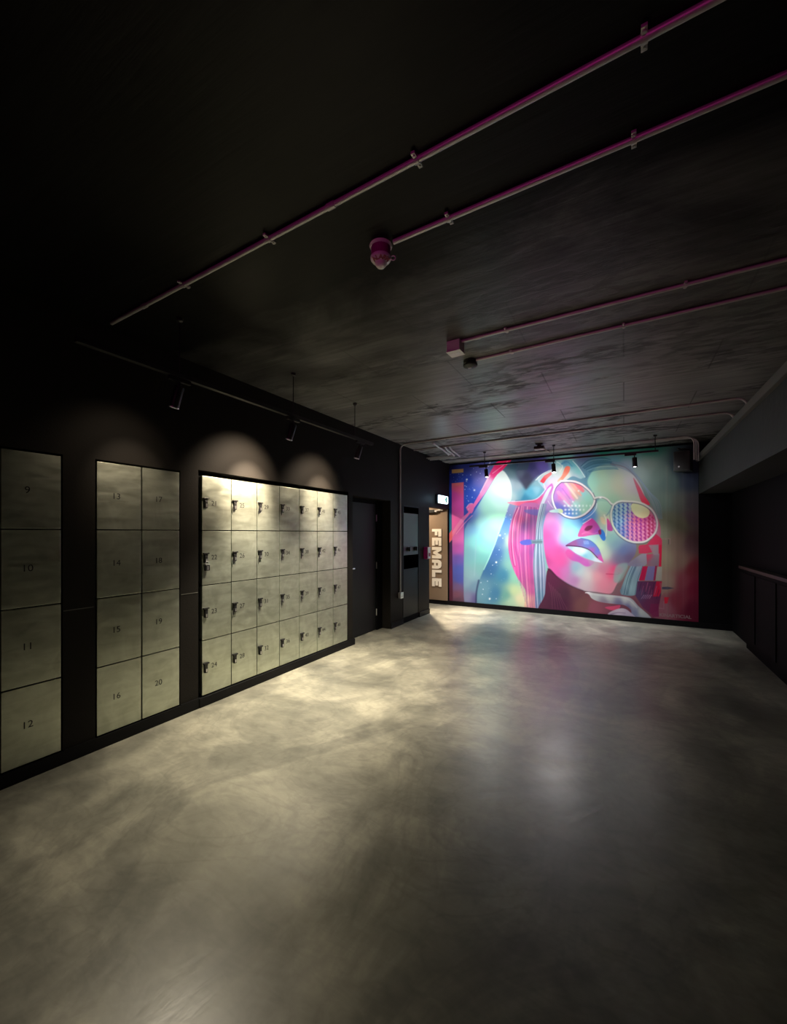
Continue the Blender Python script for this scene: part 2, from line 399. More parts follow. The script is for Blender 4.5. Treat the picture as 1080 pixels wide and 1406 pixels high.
# exit sign
t = thing('exit_sign', 'small glowing white exit sign above the washroom opening', 'sign', (XL, 7.25, 2.09))
bm = BM(); box(bm, 0, .05, -.23, .23, -.085, .085, .012); obj('sign_housing', bm, M_dark, t)
bm = BM(); box(bm, .03, .085, -.205, .225, -.075, .075, .022); obj('sign_diffuser', bm, M_sign, t, True)
bm = BM()
box(bm, .0855, .0875, .10, .155, -.05, .055)
tube(bm, [(.088, .085, .04), (.088, .086, .041)], .012, 8)
tube(bm, [(.088, .08, .025), (.088, .065, -.005)], .009, 6); tube(bm, [(.088, .065, -.005), (.088, .09, -.022), (.088, .085, -.05)], .006, 6)
tube(bm, [(.088, .065, -.005), (.088, .045, -.03), (.088, .02, -.035)], .006, 6); tube(bm, [(.088, .078, .02), (.088, .05, .012), (.088, .04, -.006)], .005, 6)
obj('pictogram', bm, M_green, t)

# FEMALE lettering on the lobby wall at the end of the opening
bm = BM(); box(bm, -4.6, -3.10, YF - .03, YF - .001, .085, 2.35); struct('trim_lobby_panel', bm, M_lobby)
t = thing('washroom_lettering', 'large cream block letters reading FEMALE down the tan lobby wall', 'lettering', (-3.325, YF - .032, .98))
G = {'F': [(0, 0, .34, 1), (0, .68, 1, 1), (0, .32, .82, .58)], 'E': [(0, 0, .34, 1), (0, .70, 1, 1), (0, 0, 1, .30), (0, .37, .86, .63)],
     'L': [(0, 0, .34, 1), (0, 0, 1, .32)]}
def letter_bm(ch, W, H):
    b = BM()
    def poly(pp):
        vs = [b.verts.new((x * W, 0, y * H)) for x, y in pp]; b.faces.new(vs)
    if ch in G:
        outlines = {'F': [(0, 0), (.36, 0), (.36, .30), (.85, .30), (.85, .58), (.36, .58), (.36, .68), (1, .68), (1, 1), (0, 1)],
                    'E': [(0, 0), (1, 0), (1, .28), (.36, .28), (.36, .37), (.88, .37), (.88, .63), (.36, .63), (.36, .72), (1, .72), (1, 1), (0, 1)],
                    'L': [(0, 0), (1, 0), (1, .34), (.36, .34), (.36, 1), (0, 1)]}[ch]
        poly(outlines)
    elif ch == 'M': poly([(0, 0), (.27, 0), (.27, .52), (.42, .12), (.58, .12), (.73, .52), (.73, 0), (1, 0), (1, 1), (.70, 1), (.5, .55), (.30, 1), (0, 1)])
    elif ch == 'A':
        poly([(0, 0), (.34, 0), (.34, .22), (.66, .22), (.66, 0), (1, 0), (1, .62), (.9, .88), (.7, 1), (.3, 1), (.1, .88), (0, .62)])
        # the counter of the A is a shallow dark slot added as its own face set below
    r = bmesh.ops.extrude_face_region(b, geom=list(b.faces)); bmesh.ops.translate(b, verts=[v for v in r['geom'] if isinstance(v, bmesh.types.BMVert)], vec=(0, -.012, 0))
    return b
RD = Matrix.Rotation(PI / 2, 4, 'Y')                               # lettering turned to read downwards
zc = .555
for ch, W in zip('FEMALE', (.155, .165, .235, .185, .15, .165)):
    b = letter_bm(ch, W, .205); zc_top = zc
    bmesh.ops.transform(b, matrix=Matrix.Translation((-.105, 0, zc)) @ RD, verts=b.verts)
    o = obj('letter', b, M_letter, t)
    if ch == 'A':
        b = BM(); box(b, .36 * W, .64 * W, -.0135, -.0115, .44 * .205, .64 * .205); bmesh.ops.transform(b, matrix=Matrix.Translation((-.105, 0, zc)) @ RD, verts=b.verts); obj('letter_counter', b, M_lobby, t)
    zc -= W + .024

# door closer at the head of the opening
t = thing('door_closer', 'dark door closer with a bright arm at the head of the washroom opening', 'door closer', (-3.36, YF - .03, 1.90))
bm = BM(); box(bm, -.20, .0, -.06, -.001, -.035, .03, .006); obj('closer_body', bm, M_black, t)
bm = BM(); tube(bm, [(.0, -.035, .0), (.10, -.04, .02), (.17, -.03, .012)], .012, 8); box(bm, .0, .05, -.055, -.01, -.02, .015, .005); box(bm, .09, .13, -.05, -.005, .005, .04, .005); obj('closer_arm', bm, M_white, t)

# ------------------------------------------------------------------ conduits
def clip_bm(p, d, r):
    """saddle clip: band round the pipe, two lugs with screws against the ceiling"""
    b = BM(); p = Vector(p); d = Vector(d).normalized(); s = d.cross(Vector((0, 0, 1))).normalized()
    tube(b, [p - d * .009, p + d * .009], r + .003, 12)
    for k in (-1, 1):
        c = p + s * k * (r + .012)
        box(b, -.008, .008, -.011, .011, -.004, .006, .001, M=Matrix.Translation(c) @ Matrix(((d.x, s.x, 0), (d.y, s.y, 0), (0, 0, 1))).to_4x4())
        tube(b, [c + Vector((0, 0, -.004)), c + Vector((0, 0, -.009))], .0045, 8)
    return b
def conduit(label, pts, r=.0115, rad=.09, clips=(), couplings=(), group='ceiling conduits'):
    t = thing('conduit', label, 'conduit', pts[0], group); o = Vector(pts[0])
    b = BM(); tube(b, [Vector(p) - o for p in arc_path(pts, rad)], r, 12); obj('pipe', b, M_conduit, t, True)
    for p, d in clips: obj('clip', clip_bm(Vector(p) - o, d, r), M_conduit, t, True)
    for p, d in couplings:
        b = BM(); q = Vector(p) - o; d = Vector(d).normalized(); tube(b, [q - d * .02, q + d * .02], r + .003, 12); obj('coupling', b, M_conduit, t, True)
    return t
ZP = 2.8385
def line(a, b):
    a = Vector((*a, ZP)); b = Vector((*b, ZP)); dd = (b - a)
    return a, b, dd, lambda x: (a + dd * ((x - a.x) / dd.x), dd)
a, b_, dd, at = line((-2.95, 1.435), (1.38, 1.30))
conduit('pale metal conduit across the ceiling nearest the camera, longest and with most clips', [a, b_], clips=[at(-2.14), at(-1.455), at(-.67), at(.05)], couplings=[at(-2.55), at(-1.08)])
a, b_, dd, at = line((-.955, 1.695), (1.38, 1.635))
conduit('pale conduit running right from the alarm sounder', [a, b_], clips=[at(-.671), at(.031)])
a, b_, dd, at = line((-1.02, 2.815), (1.38, 2.765))
conduit('pinkish conduit running right from the ceiling socket box', [a, b_], clips=[at(-.70), at(.3)], couplings=[at(-.9)])
a, b_, dd, at = line((-1.03, 3.175), (1.38, 3.08))
conduit('thin conduit running right from the round smoke detector', [a, b_], clips=[at(-.75), at(.0)])
a, b_, dd, at = line((-3.048, 5.64), (1.10, 5.40))
conduit('conduit rising from the wall socket and crossing the ceiling to a bend at the bulkhead', [(-3.055, 5.63, .52), (-3.055, 5.63, ZP), a + dd * .05, b_, (1.10, 5.40, 2.40)][0:2] + [tuple(b_), (1.10, 5.395, 2.55)], clips=[at(-2.3), at(-1.1), at(-.05)], rad=.11)
a, b_, dd, at = line((-3.06, 6.12), (1.10, 5.98))
conduit('second conduit before the mural, bending down behind the bulkhead edge', [a, b_, (1.10, 5.98, 2.55)], clips=[at(-2.2), at(-1.0), at(.15)], rad=.11)
for k, (y0, y1, lb) in enumerate(((7.36, 7.18, 'front conduit of the three close to the top of the mural'), (7.43, 7.25, 'middle conduit of the three close to the top of the mural'), (7.50, 7.32, 'rear conduit of the three close to the top of the mural'))):
    a, b_, dd, at = line((-3.06, y0), (.935 - .0 * k, y1))
    xe = .875 + .034 * k
    conduit(lb, [a, (xe, y1, ZP), (xe, y1, 2.50)], r=.0095, clips=[at(-1.5), at(.2)], rad=.12)
# bundle by the left wall
for k, (lb) in enumerate(('front pipe of the short bright bundle beside the left wall', 'middle pipe of the short bright bundle beside the left wall', 'rear pipe of the short bright bundle beside the left wall')):
    y = 6.62 + .075 * k; x = -2.62 + .075 * k; z = 2.79 - .006 * k
    conduit(lb, [(-3.06, y, z), (x, y, z), (x + .03, 6.30 - .02 * k, z + .02), (x + .03, 6.14, 2.838)], rad=.10, r=.013, group='bundled conduits by the wall')
conduit('diagonal bright conduit joining the bundle to the first cross conduit', [(-2.50, 5.63, 2.805), (-2.56, 6.26, 2.795), (-2.56, 6.50, 2.79)], rad=.05, r=.014, group='bundled conduits by the wall')

# wall socket at the bottom of the conduit
t = thing('socket_outlet', 'pale metal socket outlet at the foot of the wall conduit', 'socket', (XL, 5.63, .475))
bm = BM(); box(bm, 0, .042, -.045, .045, -.045, .045, .004); obj('socket_box', bm, M_conduit, t)
bm = BM(); box(bm, .042, .048, -.047, .047, -.047, .047, .002); obj('socket_plate', bm, M_steel, t)
for y, z in ((0, .02), (-.016, -.012), (.016, -.012)):
    bm = BM(); box(bm, .0475, .0486, y - .006, y + .006, z - .006, z + .006); obj('socket_slot', bm, M_void, t)


# alarm sounder
t = thing('alarm_sounder', 'round white ceiling alarm sounder with dark red lettering', 'alarm', (-1.03, 1.70, ZC + .003))
bm = BM(); lathe(bm, [(0, 0), (.054, 0), (.056, -.006), (.052, -.014), (.048, -.016)], 36); obj('alarm_base', bm, M_white, t, True)
bm = BM(); lathe(bm, [(.047, -.012), (.047, -.060), (.045, -.062)], 36); obj('alarm_body', bm, M_alarm, t, True)
bm = BM(); lathe(bm, [(.047, -.058), (.051, -.062), (.050, -.070), (.044, -.078), (.030, -.086), (.026, -.098), (.018, -.108), (.008, -.112), (0, -.113)], 36); obj('alarm_dome', bm, M_white, t, True)
ALM = 'ALARM'
for k, ch in enumerate(ALM):
    me = text_mesh(ch, .030, .0008, bold=.0012); me.materials.append(M_red)
    # letters stand round the lower cone, facing the viewer's side
    an = math.radians(-90 + 31 + (k - 2) * 27)
    rad = Vector((math.cos(an), math.sin(an), 0)); tang = Vector((-math.sin(an), math.cos(an), 0))
    nrm = (rad * .42 + Vector((0, 0, -.9))).normalized(); up = nrm.cross(tang).normalized()
    o = link('letter', me, t); o.matrix_local = Matrix.Translation(rad * .0385 + Vector((0, 0, -.0835))) @ Matrix((tang, up, nrm)).transposed().to_4x4()
bm = BM(); tube(bm, [(.049 + .011 * (1 - math.cos(q)), .0, -.066 + .011 * math.sin(q)) for q in [2 * PI * i / 14 for i in range(15)]], .0028, 6, cap=False)
bmesh.ops.transform(bm, matrix=Matrix.Rotation(math.radians(25), 4, 'Z'), verts=bm.verts); obj('lug', bm, M_white, t, True)

# ceiling socket box, smoke detector
t = thing('ceiling_socket_box', 'square ceiling box with a pale twin socket face', 'junction box', (-1.075, 2.835, ZC), rotz=math.radians(-3))
bm = BM(); box(bm, -.05, .05, -.05, .05, -.075, 0, .003); obj('box_body', bm, M_white, t)
bm = BM(); box(bm, -.054, .054, -.054, .054, -.081, -.075, .002); obj('box_plate', bm, M_white, t)
for x in (-.022, .022):
    bm = BM(); box(bm, x - .012, x + .012, -.02, .02, -.083, -.081, .0008); obj('socket_insert', bm, M_steel, t)
t = thing('smoke_detector', 'round black smoke detector with a tiny white light on the ceiling', 'smoke detector', (-1.085, 3.19, ZC))
bm = BM(); lathe(bm, [(0, 0), (.056, 0), (.056, -.022), (.050, -.026)], 32); obj('detector_base', bm, M_black, t, True)
bm = BM(); lathe(bm, [(.048, -.022), (.058, -.034), (.056, -.046), (.040, -.056), (.018, -.060), (0, -.060)], 32); obj('detector_head', bm, M_spk, t, True)
bm = BM(); box(bm, -.016, .012, -.012, .0, -.064, -.060, .001); obj('detector_light', bm, M_white, t)
# small black emergency fitting before the mural
t = thing('emergency_fitting', 'small black ceiling fitting with a white underside and arm before the mural', 'light fitting', (-1.15, 6.68, ZC + .003))
bm = BM(); box(bm, -.05, .05, -.04, .04, -.02, 0, .003); box(bm, -.03, .03, -.02, .02, -.045, -.02, .003); box(bm, -.075, .075, -.05, .05, -.085, -.045, .006); obj('fitting_housing', bm, M_black, t)
bm = BM(); box(bm, -.072, .072, -.047, .047, -.098, -.085, .004); obj('fitting_diffuser', bm, M_white, t)
bm = BM(); tube(bm, [(.07, -.03, -.09), (.10, .0, -.112), (.15, .05, -.150)], .010, 8); obj('fitting_arm', bm, M_white, t, True)

# corner loudspeaker on its bracket
t = thing('loudspeaker', 'dark box loudspeaker on a bracket in the top right corner of the mural', 'loudspeaker', (.78, 7.505, 2.53), rotz=math.radians(-18))
bm = BM(); box(bm, -.105, .105, -.10, .10, -.15, .15, .012); obj('speaker_cabinet', bm, M_spk, t)
bm = BM(); box(bm, -.092, .092, -.106, -.099, -.137, .137, .004); obj('speaker_grille', bm, M_black, t)
bm = BM(); lathe(bm, [(0, .006), (.011, .004), (.012, 0), (0, 0)], 16, M=Matrix.Translation((-.03, -.106, -.085)) @ Matrix.Rotation(PI / 2, 4, 'X')); obj('speaker_badge', bm, M_steel, t, True)
bm = BM(); tube(bm, [(-.03, .0, .14), (-.03, .0, .19), (-.02, .12, .21), (.03, .225, .21)], .014, 8); lathe(bm, [(0, -.022), (.016, -.015), (.022, 0), (.016, .015), (0, .022)], 14, M=Matrix.Translation((-.05, -.03, .195))); obj('speaker_bracket', bm, M_spk, t, True)

# ------------------------------------------------------------------ lighting tracks and track spots
XT, ZT = -2.52, 2.47
t = thing('lighting_track', 'black suspended lighting track along the lockers', 'lighting track', (XT, 2.4, ZT))
bm = BM(); box(bm, -.018, .018, -1.35, 1.57, -.01, .02, .002); obj('track_rail', bm, M_black, t)
for y in (-.77, .28, 1.22):
    bm = BM(); tube(bm, [(0, y, .02), (0, y, ZC - ZT - .006)], .004, 6); lathe(bm, [(0, ZC - ZT), (.022, ZC - ZT), (.02, ZC - ZT - .02), (.006, ZC - ZT - .03)], 14, M=Matrix.Translation((0, y, 0))); obj('hanger', bm, M_black, t, True)
YM, ZM = 6.90, 2.62
t = thing('lighting_track', 'black suspended lighting track across the top of the mural', 'lighting track', (-.97, YM, ZM))
bm = BM(); box(bm, -1.39, 1.40, -.016, .016, -.012, .016, .002); obj('track_rail', bm, M_black, t)
for x in (-1.12, .0, 1.36):
    bm = BM(); tube(bm, [(x, 0, .016), (x, 0, ZC - ZM - .004)], .006, 6); lathe(bm, [(0, ZC - ZM), (.024, ZC - ZM), (.024, ZC - ZM - .02), (.006, ZC - ZM - .026)], 14, M=Matrix.Translation((x, 0, 0))); obj('hanger', bm, M_black, t, True)

def track_spot(loc, aim, label, group, r, ln, lens, along):
    """adapter on the rail, short yoke, cylindrical head whose axis points along aim"""
    t = thing('track_spotlight', label, 'spotlight', loc, group)
    b = BM(); e = (.075, .013) if along == 'x' else (.013, .075)
    off = -.05
    box(b, -e[0] + (off if along == 'x' else 0), e[0] + (off if along == 'x' else 0), -e[1], e[1], -.038, -.011, .003); obj('adapter', b, M_black, t)
    b = BM(); tube(b, [(0, 0, -.03), (0, 0, -.075)], .008, 8); obj('yoke', b, M_black, t, True)
    d = Vector(aim).normalized(); q = Vector((0, 0, -1)).rotation_difference(d).to_matrix().to_4x4()
    base = Matrix.Translation((0, 0, -.07)) @ q
    b = BM(); lathe(b, [(0, .004), (r * .9, .004), (r, -.004), (r, -ln + .003), (r * .97, -ln)], 24, M=base); obj('lamp_head', b, M_black, t, True)
    b = BM(); lathe(b, [(r * .97, -ln), (r * 1.02, -ln - .001), (r * 1.02, -ln - .008), (r * .86, -ln - .008), (r * .84, -ln + .004)], 24, M=base); obj('bezel', b, M_steel, t, True)
    b = BM(); lathe(b, [(r * .86, -ln + .002), (0, -ln + .002)], 24, M=base); obj('lens', b, lens, t, True)
    return Vector(loc) + (base @ Vector((0, 0, -ln - .02)))
def lamp(kind, name, loc, col, power, aim=None, angle=60, blend=.5, radius=.03, size=None):
    l = bpy.data.lights.new(name, kind); l.color = col; l.energy = power
    if kind == 'SPOT': l.spot_size = math.radians(angle); l.spot_blend = blend; l.shadow_soft_size = radius
    elif kind == 'POINT': l.shadow_soft_size = radius
    elif kind == 'AREA': l.shape = 'RECTANGLE'; l.size, l.size_y = size
    o = bpy.data.objects.new(name, l); COL.objects.link(o); o.location = loc
    if aim: o.rotation_euler = Vector(aim).to_track_quat('-Z', 'Y').to_euler()
    return o
WARM = (1.0, .88, .675)
WARM2 = (1.0, .80, .58)
spots = [(1.63, 'track spotlight nearest the camera, above the lockers numbered 13 to 20', .20, .06),
         (2.68, 'middle track spotlight over the long locker bank', 1.0, 1.0),
         (3.72, 'track spotlight at the far end of the locker track', .75, .60)]
for y, lb, k, kw in spots:
    p = track_spot((XT, y, ZT), (-.30, -.10, -1), lb, 'spotlights on the locker track', .030, .13, M_lens, 'y')
    lamp('SPOT', 'locker_wall_lamp', p, WARM2, 250 * kw, (-.766, 0, -.643), 56, .95, .02)
    lamp('SPOT', 'locker_halo_lamp', p, WARM2, 60 * kw, (-.86, -.12, -.52), 92, .8, .02)
    lamp('SPOT', 'locker_floor_lamp', p, WARM, 430 * k, (.32, -.32, -1) if y < 2 else (.03, .08, -1), 66 if y < 2 else 92, 1.0, .02)
mur = [(-2.065, 'track spotlight at the left end of the mural track', 1.0), (-.975, 'middle track spotlight in front of the mural', 1.0), (.135, 'track spotlight at the right end of the mural track', .42)]
for x, lb, k in mur:
    p = track_spot((x, YM, ZM), (.06, .10, -1), lb, 'spotlights on the mural track', .032, .125, M_lens2, 'x')
    lamp('SPOT', 'mural_high_lamp', p, (.95, .97, 1.0), 36 * k, (0, 1, -.40), 135, 1.0, .02)
    lamp('SPOT', 'mural_low_lamp', p, (.95, .97, 1.0), 240 * k, (-.04, .24, -.95), 84, 1.0, .02)
    lamp('SPOT', 'mural_floor_fill', p, (1, .96, .92), {1.0: 30}.get(k, 8) * (1.25 if x > -1.5 and k == 1.0 else 1), (0, -.75, -1), 100, 1.0, .02)  # added fill at each head to whiten the floor before the mural
# lobby ceiling lamp, exit sign glow, and a magenta neon on the wall behind the viewer
lamp('SPOT', 'lobby_lamp', (-3.42, 7.22, 2.28), (1, .82, .6), 750, (.62, -.5, -1), 88, .8, .05)
lamp('SPOT', 'lobby_panel_fill', (-3.95, 7.1, 2.3), (1, .80, .56), 110, (.3, .3, -1), 120, .8, .05)  # added second source to brighten the lettered panel, no fixture of its own
lamp('POINT', 'exit_sign_glow', (-2.93, 6.97, 2.09), (.45, .75, 1), .9, radius=.03)
neon = lamp('AREA', 'neon_glow', (-.6, YB + .08, 2.3), (1, .05, .5), 1.1, (0, 1, .14), size=(2.4, .3))
neon.data.spread = math.radians(50)

# ------------------------------------------------------------------ the mural: a panel painted stroke by stroke into its vertices
MX0, MX1, MZ0, MZ1 = -3.066, .995, .088, 2.815
NXm, NZm = 620, 410
gx, gz = np.meshgrid(np.linspace(MX0, MX1, NXm), np.linspace(MZ0, MZ1, NZm))
# strokes are laid out in the camera's view; wall metres -> camera image units
_den = (-math.sin(math.atan(316 / 560)) * gx + math.cos(math.atan(316 / 560)) * (YF - .004))
_num = math.cos(math.atan(316 / 560)) * gx + math.sin(math.atan(316 / 560)) * (YF - .004)
U = 540 + 560 * _num / _den; V = 732 - 560 * (gz - 1.45) / _den
IMG = np.zeros(U.shape + (3,))

def hx(c): return np.array([int(c[i:i + 2], 16) / 255 for i in (0, 2, 4)])
def P(s): return [tuple(float(v) for v in q.split(',')) for q in s.split()]
def spline(pts, closed, n=5):
    pts = np.array(pts, float); m = len(pts); out = []
    rngk = range(m) if closed else range(m - 1)
    for i in rngk:
        p0, p1, p2, p3 = (pts[(i - 1) % m], pts[i], pts[(i + 1) % m], pts[(i + 2) % m]) if closed else (pts[max(i - 1, 0)], pts[i], pts[i + 1], pts[min(i + 2, m - 1)])
        for k in range(n):
            t = k / n
            out.append(.5 * (2 * p1 + (p2 - p0) * t + (2 * p0 - 5 * p1 + 4 * p2 - p3) * t * t + (3 * p1 - p0 - 3 * p2 + p3) * t ** 3))
    if not closed: out.append(pts[-1])
    return np.array(out)
def sub(pts, pad):
    a = pts.min(0) - pad; b = pts.max(0) + pad
    return np.where((U >= a[0]) & (U <= b[0]) & (V >= a[1]) & (V <= b[1]))
def segdist(u, v, pts, closed):
    d = np.full(u.shape, 1e9); tt = np.zeros(u.shape); n = len(pts); cnt = n if closed else n - 1
    for i in range(cnt):
        ax, ay = pts[i]; bx, by = pts[(i + 1) % n]; dx, dy = bx - ax, by - ay; l2 = dx * dx + dy * dy + 1e-9
        t = np.clip(((u - ax) * dx + (v - ay) * dy) / l2, 0, 1); q = np.hypot(u - ax - t * dx, v - ay - t * dy)
        m = q < d; d[m] = q[m]; tt[m] = (i + t[m]) / cnt
    return d, tt
def inside(u, v, pts):
    r = np.zeros(u.shape, bool); n = len(pts)
    for i in range(n):
        x1, y1 = pts[i]; x2, y2 = pts[(i + 1) % n]
        if y1 == y2: continue
        r ^= ((y1 > v) != (y2 > v)) & (u < (x2 - x1) * (v - y1) / (y2 - y1) + x1)
    return r
def colours(u, v, s, pw=1.5, e=10):
    if isinstance(s, str) and ',' not in s: return np.broadcast_to(hx(s), u.shape + (3,))
    acc = np.zeros(u.shape + (3,)); ws = np.zeros(u.shape)
    for q in s.split():
        a, b, c = q.split(','); w = 1 / ((u - float(a)) ** 2 + (v - float(b)) ** 2 + e) ** pw
        acc += w[..., None] * hx(c); ws += w
    return acc / ws[..., None]
def put(ix, al, col):
    IMG[ix] = IMG[ix] * (1 - al[..., None]) + col * al[..., None]
def reg(pts, s, soft=.7, al=1, sm=True, pw=1.5, e=10):
    pts = P(pts) if isinstance(pts, str) else pts
    c = spline(pts, True) if sm else np.array(pts, float)
    ix = sub(c, soft + 1); u, v = U[ix], V[ix]
    if not len(u): return
    d, _ = segdist(u, v, c, True); d = np.where(inside(u, v, c), d, -d)
    t = np.clip(d / (2 * soft) + .5, 0, 1); put(ix, t * t * (3 - 2 * t) * al, colours(u, v, s, pw, e))
def stroke(pts, col, w, w2=None, soft=.5, al=1, sm=True):
    pts = P(pts) if isinstance(pts, str) else pts
    c = spline(pts, False) if sm else np.array(pts, float)
    ix = sub(c, max(w, w2 or 0) + soft + 1); u, v = U[ix], V[ix]
    if not len(u): return
    d, t = segdist(u, v, c, False); hw = (w + ((w2 if w2 is not None else w) - w) * t) / 2
    put(ix, np.clip((hw - d) / (2 * soft) + .5, 0, 1) * al, colours(u, v, col))
def blob(x, y, rx, ry, col, al=1, rot=0):
    r = max(rx, ry) * 2.4; ix = np.where((abs(U - x) < r) & (abs(V - y) < r)); u, v = U[ix] - x, V[ix] - y
    c, s = math.cos(math.radians(rot)), math.sin(math.radians(rot)); a, b = u * c + v * s, -u * s + v * c
    put(ix, np.exp(-((a / rx) ** 2 + (b / ry) ** 2)) * al, np.broadcast_to(hx(col), u.shape + (3,)))
def dots(s, r, col, al=1):
    for x, y in P(s):
        blob(x, y, r, r, col, al)

# ground
IMG[:] = colours(U, V, '612,640,14143c 617,655,1c2c88 617,690,1838a0 616,715,226a90 614,700,184880 617,728,2c7090 642,640,303888 642,660,2440b4 646,675,2c50c4 645,690,3054c8 655,650,6060b0 662,660,9088cc 652,672,5a70d4 656,662,7878cc '
  '641,710,4456bc 640,725,5068b8 615,760,3c2a52 616,780,60244a 616,800,5c2042 616,824,5a3046 705,640,30505e 702,650,607c84 712,642,384a62 715,655,5c6e80 700,665,a8bcc4 730,640,40407a 742,640,6252a4 712,668,a4b4bc 715,680,7caab8 722,676,56a4bc 731,676,66b6cc 720,686,3a84a4 704,682,b4cccc 737,662,94bcc6 '
  '700,700,9098c8 693,717,5e90d4 697,725,6c9ad8 688,742,5880b0 681,760,446ea8 673,780,3c6c9c 690,790,4484a4 665,810,6494ac 680,815,447ca4 695,817,68a49c 701,762,78b0b0 698,742,c8dcbc 702,775,88bcae 708,792,8cc8ac 705,812,ccdca4 712,822,ecdfb4 702,826,b4d4b2 '
  '710,632,283150 735,630,30386a 760,626,74a6a4 775,625,80c4bc 800,622,606890 830,618,32967c 860,614,32967a 890,612,2a7864 820,636,5a8ca0 840,632,6c9cac 860,640,8c9cac 880,645,8c9c98 890,640,7c8c84 905,650,6c8078 920,662,607672 945,660,3a445a 950,648,262e44 936,640,2c3844 915,690,74887c 930,690,70746c 950,690,5a545a 950,712,66505a 920,715,7c7e68 935,720,78745e 910,730,84846e 930,740,866e60 950,745,6c4a52 915,770,988870 935,770,8a6c60 952,782,7c2434 915,800,a08676 940,800,8c3e4c 952,805,7a1434 930,825,8a3246 950,838,6a1432 912,835,9a5c6c 885,840,7a4858', 2, 45)
# light sky patches in the upper middle
reg('709,652 712,640 722,632 745,630 751,640 745,648 737,655 728,665 722,672 716,664', '715,650,5a6478 722,655,3c3a54 724,665,3a3a4c 730,642,403e74 742,638,6a58ac 735,650,544c80', 3, .9)
reg('709,646 714,636 727,634 724,645', '3c4e62', .8, .8, False)
reg('716,688 722,674 733,668 741,670 738,680 730,686', '720,685,3a86a8 728,676,5cb0cc 736,672,94c8d8', 2.5, .9)
stroke('708,688 722,687.5 736,686', '2c4660', 1.8, 1, .8, .8)
# left bars
reg('620,644.8 636,643.6 636,648.6 620,650', 'd8a868', .5, 1, False)
reg('619.8,663.5 636.3,662 637.2,830 620.2,830', '628,664,e47870 628,670,ec5888 623,680,dc48a8 628,695,ec54b4 628,715,f268ba 628,738,e472c2 628,754,bc5cb4 628,768,705cb4 630,782,5060b8 630,795,4e5cb4 626,806,745c88 626,816,7e5066 628,826,5e4256', .6, 1, False)
# raised arm
reg('690,646 698,656 702,668 702,684 698,695 693,710 686,728 679,748 671,768 663,784 657,800 654,815 653,832 637.5,832 637.2,740 640,722 650,704 662,684 674,664 682,650',
    '688,658,dce8e2 690,675,eaf2ea 684,690,c6f2e4 672,700,aeead8 680,716,b2f4ca 660,716,a8e4e2 648,708,7898dc 644,726,76aeda 655,742,84d0d2 672,735,9eeccc 664,750,8cd8c8 645,762,78b0bc 660,768,78c0bc 646,790,86b0bc 660,780,7cb4b4 650,806,6c90ac 643,820,8488ac 651,822,5a5488 640,800,84a4bc', 1.0, pw=2, e=45)
stroke('692,712 685,730 678,750 670,769 664,782', 'c4ffe6', 1.3, .8, .8, .8)
stroke('657,797 654,812 653,830', '28365c', 2.2, 2, .9, .75)
stroke('653.5,740 652,770 651,790', '9cc0cc', 1.2, 1, 1, .5)
blob(644, 712, 5, 12, '5a68c8', .6, 30)
# pink rim of the arm
reg('684,633 703,629 697,637 690,645 682,652 675,662 668,674 660,685 651,697 642,709 632,721 622,736 615,747 614.5,742 622,728 633,712 643,703 652,688 660,674 666,661 672,650 677,641',
    '695,632,f01c60 687,640,f41c66 678,650,f03c84 670,662,f2b4da 662,674,f0a0d4 655,688,f276bc 645,702,f272b4 634,714,f288c6 624,728,f488c4 616,742,f07088', .6)
stroke('672,653 666,664 659,676', 'fbe4f2', 1.6, .8, .7, .8)
stroke('676,650 688,641 697,633', 'ffb0c8', .9, .7, .5, .8)
reg('640,698 645,692 650,692 650,700 646,705', 'f070b4', .8)
stroke('640,697 644,692 648,691.5', 'ffb8e0', 1, .8, .5, .9)
stroke('648,708 638,718 626,733', 'fca8d4', 1.1, .8, .6, .8)
stroke('670,640 673,634', 'e8dcec', 1.6, 1, .5, .9)
reg('614.5,735 620.5,727 620.5,741 615,747', 'e8687c', .6, 1, False)
reg('615,748 620.5,741.5 621.5,832 614,832', '617,750,3c2c58 617,765,4c2850 617,790,68244a 617,815,5a2a40', .6, 1, False)
# hand and sleeve behind the glasses
reg('737,657 746,650 756,645 764,634 776,631 788,634 796,644 803,655 797,657.5 786,654 776,660 764,668 752,674 744,668', '742,658,c4dce0 750,650,dce8e4 757,648,d4e2dc 768,636,98ccca 775,637,5c98b8 786,637,66b0bc 770,645,dce2d4 793,648,7cc0be 790,654,acbac4 800,654,96bcc0 778,652,e0dcd0 757,662,e2d2e8 750,669,e2b4da 766,660,dcd8dc 745,664,a4d4e0', .8)
stroke('764,634 772,640 768,648', 'f4f4ec', 1, .7, .6, .8)
stroke('771,637 778,634 785,640', '4888b0', 2.4, 1, 1, .8)
reg('741,661 747,653 756,648 757.5,651 750,658 746,664', '744,661,ee4858 752,652,f08080', .6, 1, False)
reg('776,641 782,641 781,648 774,657 768,664 765,660 771,653', '779,643,f27860 773,655,f09078 767,662,f0c0a0', .7)
stroke('735.5,659 744,651 754,646', 'f8fcfa', 1.3, .8, .5, .9)
stroke('786,633 795,643 803,655.5', 'eef2ee', 1, .8, .5, .8)
stroke('804,650 805,655 799,657', '48708a', 1, .8, .6, .7)
stroke('746,664 748,672 744,678', 'f0f4f6', 1, .7, .6, .8)
